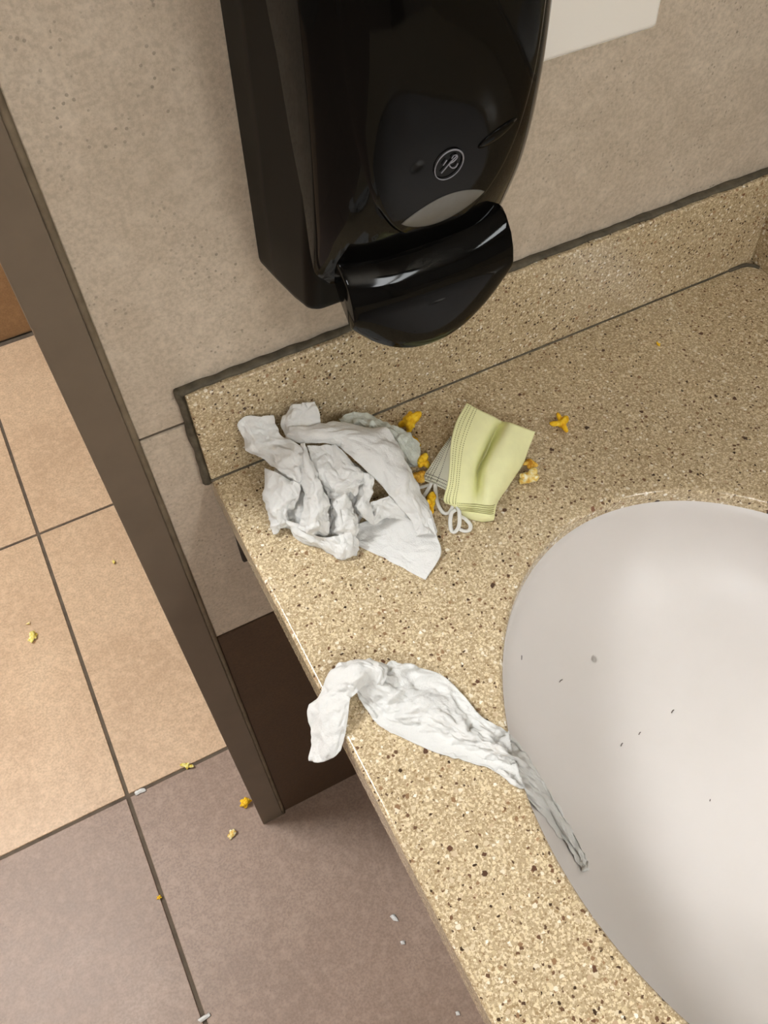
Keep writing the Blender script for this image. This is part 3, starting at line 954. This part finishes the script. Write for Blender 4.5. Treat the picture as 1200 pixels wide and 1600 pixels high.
gD2 = [[(552,1075,.010),(560,1070,.016),(585,1050,.018),(612,1033,.012)],
       [(572,1108,.004),(590,1095,.008),(615,1072,.014),(648,1040,.012)],
       [(598,1138,.001),(622,1115,.006),(655,1085,.010),(692,1056,.009)],
       [(640,1158,.001),(668,1128,.007),(698,1105,.010),(726,1088,.007)],
       [(692,1180,.001),(716,1152,.007),(735,1138,.009),(752,1120,.005)],
       [(735,1192,.001),(758,1172,.006),(772,1160,.007),(790,1142,.004)],
       [(772,1206,.001),(790,1190,.005),(804,1180,.005),(818,1170,.003)],
       [(808,1232,.001),(822,1220,.004),(834,1212,.004),(842,1208,.003)],
       [(846,1270,.001),(856,1262,.003),(864,1256,.003),(868,1254,.002)],
       [(878,1312,.001),(886,1306,.003),(892,1304,.003),(896,1302,.002)],
       [(902,1348,.001),(908,1346,.002),(912,1344,.002),(916,1344,.001)],
       [(910,1362,.001),(913,1362,.001),(915,1361,.001),(917,1360,.001)]]
strip_floor = lambda p: (surf_z(p.x, p.y) + .0008) if p.x > -.001 else -9
def gD_keep(vf):
    v, f = vf
    return [(Vector((min(p.x, -.0035), p.y, p.z)) if p.z < CT - .003 and p.x < .02 else p) for p in v], f
v, f = join_vf([gD_keep(sheet_vf(G2(gD1), 110, 60, crease_fn(51, .016, .0004), strip_floor, .0, None, ((.011, .0018), (.005, .0011), (.0026, .0003)))), sheet_vf(G2(pleat(gD2, .003)), 200, 80, crease_fn(52, .013, .0005), strip_floor, .0, None, ((.0090, .0024), (.0042, .0012), (.0022, .0004)))])
tD = solid(mesh('paper_towel_strip', v, f, M_WET, None, origin=at(640, 1120, 0)), .0003)
tag(tD, 'twisted white paper towel strip draped over the counter edge and trailing into the sink', 'paper towel')

# ------------------------------------------------------------------ face mask
def G3(rows_):
    out = []
    for r in rows_:
        q = []
        for X, Y, h in r:
            q.append(at(600 + X / 3.75, 600 + Y / 3.75, h))
        out.append(q)
    return out
mask = empty('face_mask', at(745, 740, 0))
tag(mask, 'pale yellow pleated disposable face mask with white ear loops, folded on the counter', 'face mask')
gM = [[(485,110,.040),(560,150,.037),(640,190,.032),(692,218,.020),(740,228,.030),(815,255,.026),(885,280,.019)],
      [(425,215,.038),(520,250,.035),(600,290,.028),(645,300,.014),(700,300,.029),(780,330,.025),(862,345,.015)],
      [(393,335,.034),(480,370,.032),(560,390,.025),(602,400,.009),(640,405,.026),(740,430,.023),(825,440,.010)],
      [(384,470,.028),(460,480,.027),(525,490,.021),(556,492,.007),(610,490,.022),(700,520,.018),(780,525,.006)],
      [(373,580,.021),(450,590,.021),(515,595,.017),(545,600,.008),(600,605,.018),(670,620,.013),(722,610,.004)],
      [(350,680,.012),(435,692,.014),(500,697,.013),(540,700,.011),(590,705,.013),(630,707,.011),(665,692,.005)],
      [(392,708,.008),(445,744,.009),(490,752,.009),(530,758,.009),(580,766,.009),(620,772,.008),(648,768,.005)]]
PM = interp_grid(G3(gM), 60, 70)
fm = crease_fn(61, .03, .0004, 4)
solid(mesh('outer_panel', *sheet_vf(G3(gM), 60, 70, fm, flat), M_MASK, mask), .0005)
gM2 = [[(445,744,.009),(490,752,.009),(530,758,.009),(580,766,.009),(620,772,.008),(648,768,.005)],[(455,760,.005),(500,772,.005),(540,782,.005),(585,790,.005),(620,790,.005),(646,785,.003)],[(470,781,.001),(510,793,.001),(545,802,.001),(575,807,.001),(615,804,.001),(642,798,.001)]]
solid(mesh('bottom_hem', *sheet_vf(G3(gM2), 14, 40, None, flat), M_MASK, mask), .0005)
gW = [[(392,305,.026),(398,325,.027),(408,345,.028)],[(335,385,.018),(365,405,.020),(400,430,.022)],[(272,478,.010),(328,500,.013),(398,530,.016)],[(214,560,.002),(290,588,.006),(372,627,.010)]]
PW = interp_grid(G3(gW), 40, 30)
solid(mesh('inner_panel', *sheet_vf(G3(gW), 40, 30, crease_fn(62, .03, .0004, 3), flat), M_MASKW, mask), .0005)
# lower half of the folded mask
gU = [[(440,300,.014),(560,300,.012),(700,320,.010),(840,340,.010)],[(400,480,.010),(520,480,.006),(650,490,.006),(760,520,.003)],[(360,660,.005),(450,690,.004),(560,720,.003),(650,720,.002)],[(420,715,.002),(480,755,.002),(560,780,.001),(635,780,.001)]]
solid(mesh('inner_panel', *sheet_vf(G3(gU), 24, 24, None, flat), M_MASKW, mask), .0005)
def dots(P, spots, size, lift, mat, fn=None):
    V, Fc = [], []
    nu, nv = len(P), len(P[0])
    def ev(s, t):
        a = min(max(s, 0), 1) * (nu - 1); b = min(max(t, 0), 1) * (nv - 1)
        i = min(int(a), nu - 2); j = min(int(b), nv - 2); a -= i; b -= j
        return (P[i][j] * (1 - a) + P[i + 1][j] * a) * (1 - b) + (P[i][j + 1] * (1 - a) + P[i + 1][j + 1] * a) * b
    for s, t in spots:
        p = ev(s, t)
        du = ev(min(1, s + .01), t) - ev(max(0, s - .01), t); dv = ev(s, min(1, t + .01)) - ev(s, max(0, t - .01))
        n = dv.cross(du).normalized()
        if n.z < 0: n = -n
        p = p + n * (abs(fn(p)) if fn else 0) * .6
        du = du.normalized() * size; dv = dv.normalized() * size * .8
        k = len(V)
        for c, d in ((-1, -1), (1, -1), (1, 1), (-1, 1)):
            V.append(p + du * c * .5 + dv * d * .5 + n * lift)
        for c, d in ((-1, -1), (1, -1), (1, 1), (-1, 1)):
            V.append(p + du * c * .5 + dv * d * .5 + n * (lift - .0004))
        Fc += [(k, k + 1, k + 2, k + 3), (k + 7, k + 6, k + 5, k + 4)] + [(k + a, k + (a + 1) % 4, k + 4 + (a + 1) % 4, k + 4 + a) for a in range(4)]
    return V, Fc
sp = [(s / 58 + .02, t) for s in range(0, 50) for t in (.035, .065, .105, .135)]
sp += [(s, .16 + t / 34 * .78) for s in (.85, .88, .915, .945, .975) for t in range(0, 34)]
mesh('weld_seam', *dots(PM, sp, .0008, .0007, M_DOT, fm), M_DOT, mask)['kind'] = 'stuff'
sp = [(s / 26, t) for s in range(1, 25) for t in (.10, .22, .34, .58)] + [(s, t / 18) for s in (.84, .90, .96) for t in range(1, 18)]
mesh('weld_seam', *dots(PW, sp, .0008, .0006, M_DOTW), M_DOTW, mask)['kind'] = 'stuff'
loops = [[(300,585,.008),(304,640,.005),(316,705,.003),(345,752,.0025),(374,757,.003),(392,738,.006),(404,715,.009)],
         [(278,578,.008),(258,618,.004),(232,660,.0025),(205,690,.002)],
         [(262,590,.006),(235,600,.003),(210,606,.0025),(190,614,.002)],
         [(428,708,.011),(441,755,.009),(440,828,.004),(415,867,.0025),(394,855,.0025),(388,805,.005),(396,758,.009),(420,738,.012)],
         [(440,772,.006),(475,790,.004),(506,825,.0025),(500,856,.002),(470,862,.002),(442,850,.003)]]
for lp in loops:
    P = spline([at(600 + X / 3.75, 600 + Y / 3.75, h) for X, Y, h in lp], 40)
    mesh('ear_loop', *tube_vf(P, .0017, 10, .55), M_ELASTIC, mask)

# ------------------------------------------------------------------ popcorn and crumbs
def popcorn_vf(center, size, seed, lobes=7, flat_=.8, spiky=.0, dirs=None):
    rnd = random.Random(seed)
    bm = bmesh.new(); bmesh.ops.create_icosphere(bm, subdivisions=4, radius=1)
    L_ = []
    for k in range(lobes):
        d = Vector((rnd.gauss(0, 1), rnd.gauss(0, 1), rnd.gauss(0, .8))).normalized()
        L_.append((d, rnd.uniform(.45, 1.0), rnd.uniform(8, 26) if not spiky else rnd.uniform(16, 34)))
    if dirs:
        L_ = [(Vector(d).normalized(), a, k) for d, a, k in dirs]
    off = Vector((seed * 1.7, seed * .3, 0))
    V = []
    for v in bm.verts:
        d = v.co.normalized()
        r = .38
        for ld, a, k in L_:
            r = max(r, .30 + a * .7 * math.exp(k * .5 * (d.dot(ld) - 1)))
        r *= 1 + .16 * noise.noise(d * 3.1 + off) + .10 * noise.noise(d * 7 + off)
        V.append(d * r)
    Fc = [tuple(w.index for w in f_.verts) for f_ in bm.faces]
    bm.free()
    ext = max(max(p.x for p in V) - min(p.x for p in V), max(p.y for p in V) - min(p.y for p in V))
    s = size / ext
    zmin = min(p.z for p in V)
    V = [Vector((p.x * s, p.y * s, (p.z - zmin) * s * flat_)) + center for p in V]
    return V, Fc
def popcorn(u, v, size, mat, label, seed, lobes=7, on_floor=False, spiky=0, name='popcorn', grp=None, flat_=.8, cat='popcorn', dirs=None):
    h = size * .35
    c = at_floor(u, v, h) if on_floor else at(u, v, h)
    c.z = (0 if on_floor else CT) + .0002
    vv, ff = popcorn_vf(c, size, seed, lobes, flat_, spiky, dirs)
    o = mesh(name, vv, ff, mat, None, origin=c)
    tag(o, label, cat, grp)
    return o
gc = 'popcorn on the counter'
popcorn(641, 660, .021, M_POP_Y, 'large yellow popcorn piece behind the grey paper scrap near the backsplash', 3, 6, grp=gc, flat_=1.1)
popcorn(648, 690, .015, M_POP_Y, 'small yellow popcorn bit just below the largest popcorn by the backsplash', 5, 6, grp=gc)
popcorn(659, 720, .018, M_POP_Y, 'orange-yellow popcorn piece between paper scrap and mask, upper of two touching', 7, 7, grp=gc)
popcorn(650, 745, .019, M_POP_T, 'brownish-yellow popcorn piece beside the edge of the white sheet, lower of two touching', 9, 7, grp=gc)
popcorn(671, 784, .018, M_POP_Y, 'yellow popcorn piece lying under the mask ear loop', 12, 7, grp=gc)
popcorn(878, 660, .020, M_POP_Y, 'star-shaped bright yellow popcorn piece alone on the counter beyond the mask', 15, 5, spiky=1, grp=gc, flat_=1.0, dirs=[((-1, .25, .2), 1.2, 30), ((.1, 1, .5), 1.0, 26), ((1, .3, .2), .75, 10), ((-.1, -1, -.1), .95, 26), ((.3, -.2, 1), .5, 12), ((0, 0, -1), .3, 14)])
popcorn(827, 722, .014, M_POP_T, 'tan popcorn piece half under the right edge of the mask', 17, 7, grp=gc)
popcorn(825, 746, .019, M_POP_W, 'pale white-and-yellow popcorn piece beside the right edge of the mask', 21, 8, grp=gc)
popcorn(1028, 537, .0055, M_POP_Y, 'tiny yellow crumb alone far back on the counter', 23, 5, name='popcorn_crumb', cat='crumb')
gf = 'popcorn on the floor'
popcorn(292, 1196, .021, M_POP_F, 'yellow-white popcorn piece on the floor grout line near the end cap', 31, 7, True, grp=gf)
popcorn(386, 1252, .022, M_POP_Y, 'yellow popcorn piece on the floor against the foot of the end cap', 33, 7, True, grp=gf)
popcorn(363, 1303, .016, M_POP_W, 'small pale popcorn piece on the floor in front of the end cap foot', 35, 6, True, grp=gf)
popcorn(50, 994, .024, M_POP_F, 'pale yellow popcorn piece on the floor at the left edge of the picture', 37, 7, True, grp=gf, flat_=.5)
popcorn(178, 879, .009, M_POP_F, 'tiny yellow crumb on the floor tile beyond the end cap', 39, 5, True, name='popcorn_crumb', cat='crumb')
popcorn(248, 1402, .009, M_POP_Y, 'tiny yellow crumb lying in the floor grout line', 41, 5, True, name='popcorn_crumb', cat='crumb')
popcorn(44, 974, .009, M_POP_W, 'tiny white crumb just above the left popcorn on the floor', 43, 5, True, name='popcorn_crumb', cat='crumb')

def paper_bit(pts, label, seed):
    P = [at_floor(u, v, h) for u, v, h in pts]
    c = sum(P, Vector()) / len(P)
    g = [[P[0], (P[0] + P[1]) / 2 + Vector((0, 0, .003)), P[1]], [(P[0] + P[3]) / 2 + Vector((0, 0, .002)), c + Vector((0, 0, .004)), (P[1] + P[2]) / 2 + Vector((0, 0, .002))], [P[3], (P[2] + P[3]) / 2 + Vector((0, 0, .001)), P[2]]]
    o = solid(mesh('paper_bit', *sheet_vf(g, 10, 12, crease_fn(seed, .008, .0008, 3), lambda p: .0006), M_PAPER, None, origin=(c.x, c.y, 0)), .0004)
    tag(o, label, 'paper bit', 'torn paper bits on the floor')
paper_bit([(210,1238,.001),(226,1231,.001),(229,1236,.001),(212,1243,.001)], 'white torn paper bit by the crossing of the floor grout lines', 71)
paper_bit([(309,1594,.001),(327,1582,.001),(330,1587,.001),(314,1598,.001)], 'white torn paper bit on the grout line at the bottom edge', 72)
paper_bit([(609,1432,.001),(617,1428,.001),(623,1440,.001),(614,1438,.001)], 'white torn paper bit on the floor tile under the counter edge', 73)
paper_bit([(711,1581,.001),(717,1580,.001),(719,1586,.001),(713,1587,.001)], 'tiny white paper bit on the floor at the bottom beside the counter', 74)
paper_bit([(625,1471,.001),(632,1470,.001),(633,1475,.001),(627,1476,.001)], 'tiny paper speck on the floor below the torn bit under the counter', 75)

# ------------------------------------------------------------------ droplet and hairs in the sink
def hit_bowl(u, v, h=0.0): return hit(u, v, h)
p = hit_bowl(928, 1030)
dv, df = [], []
nrm = Vector((-(bowl_z(p.x + .001, p.y) - bowl_z(p.x - .001, p.y)) / .002, -(bowl_z(p.x, p.y + .001) - bowl_z(p.x, p.y - .001)) / .002, 1)).normalized()
tx = nrm.orthogonal().normalized(); ty = nrm.cross(tx)
rings = []
for k in range(6):
    t = k / 6 * math.pi / 2
    rings.append([p + (tx * math.cos(a) + ty * math.sin(a)) * (.0030 * math.cos(t)) + nrm * (.0014 * math.sin(t)) for a in [2 * math.pi * q / 20 for q in range(20)]])
dr = mesh('water_droplet', *loft_vf(rings), M_GLASSDROP, None, origin=p)
tag(dr, 'single clear water droplet on the sink wall', 'droplet')
for i, (a, b, lab) in enumerate([((815,1024),(815,1031),'short dark hair high on the left wall of the sink'), ((874,1066),(879,1062),'short dark hair on the sink wall left of and below the droplet'),
                                 ((970,1166),(973,1161),'short dark hair lowest of the ones in the middle of the sink'), ((998,1148),(1001,1144),'short dark hair in the middle of the sink'),
                                 ((1049,1114),(1053,1109),'short dark hair right of the middle of the sink'), ((1109,1252),(1110,1249),'dark speck far right in the sink')]):
    A, B = hit_bowl(*a, .0004), hit_bowl(*b, .0004)
    Mid = (A + B) / 2 + Vector((.0004, .0004, .0002))
    o = mesh('hair', *tube_vf(spline([A, Mid, B], 6), .00032, 5), M_HAIR, None, origin=A)
    tag(o, lab, 'hair', 'stray hairs in the sink')
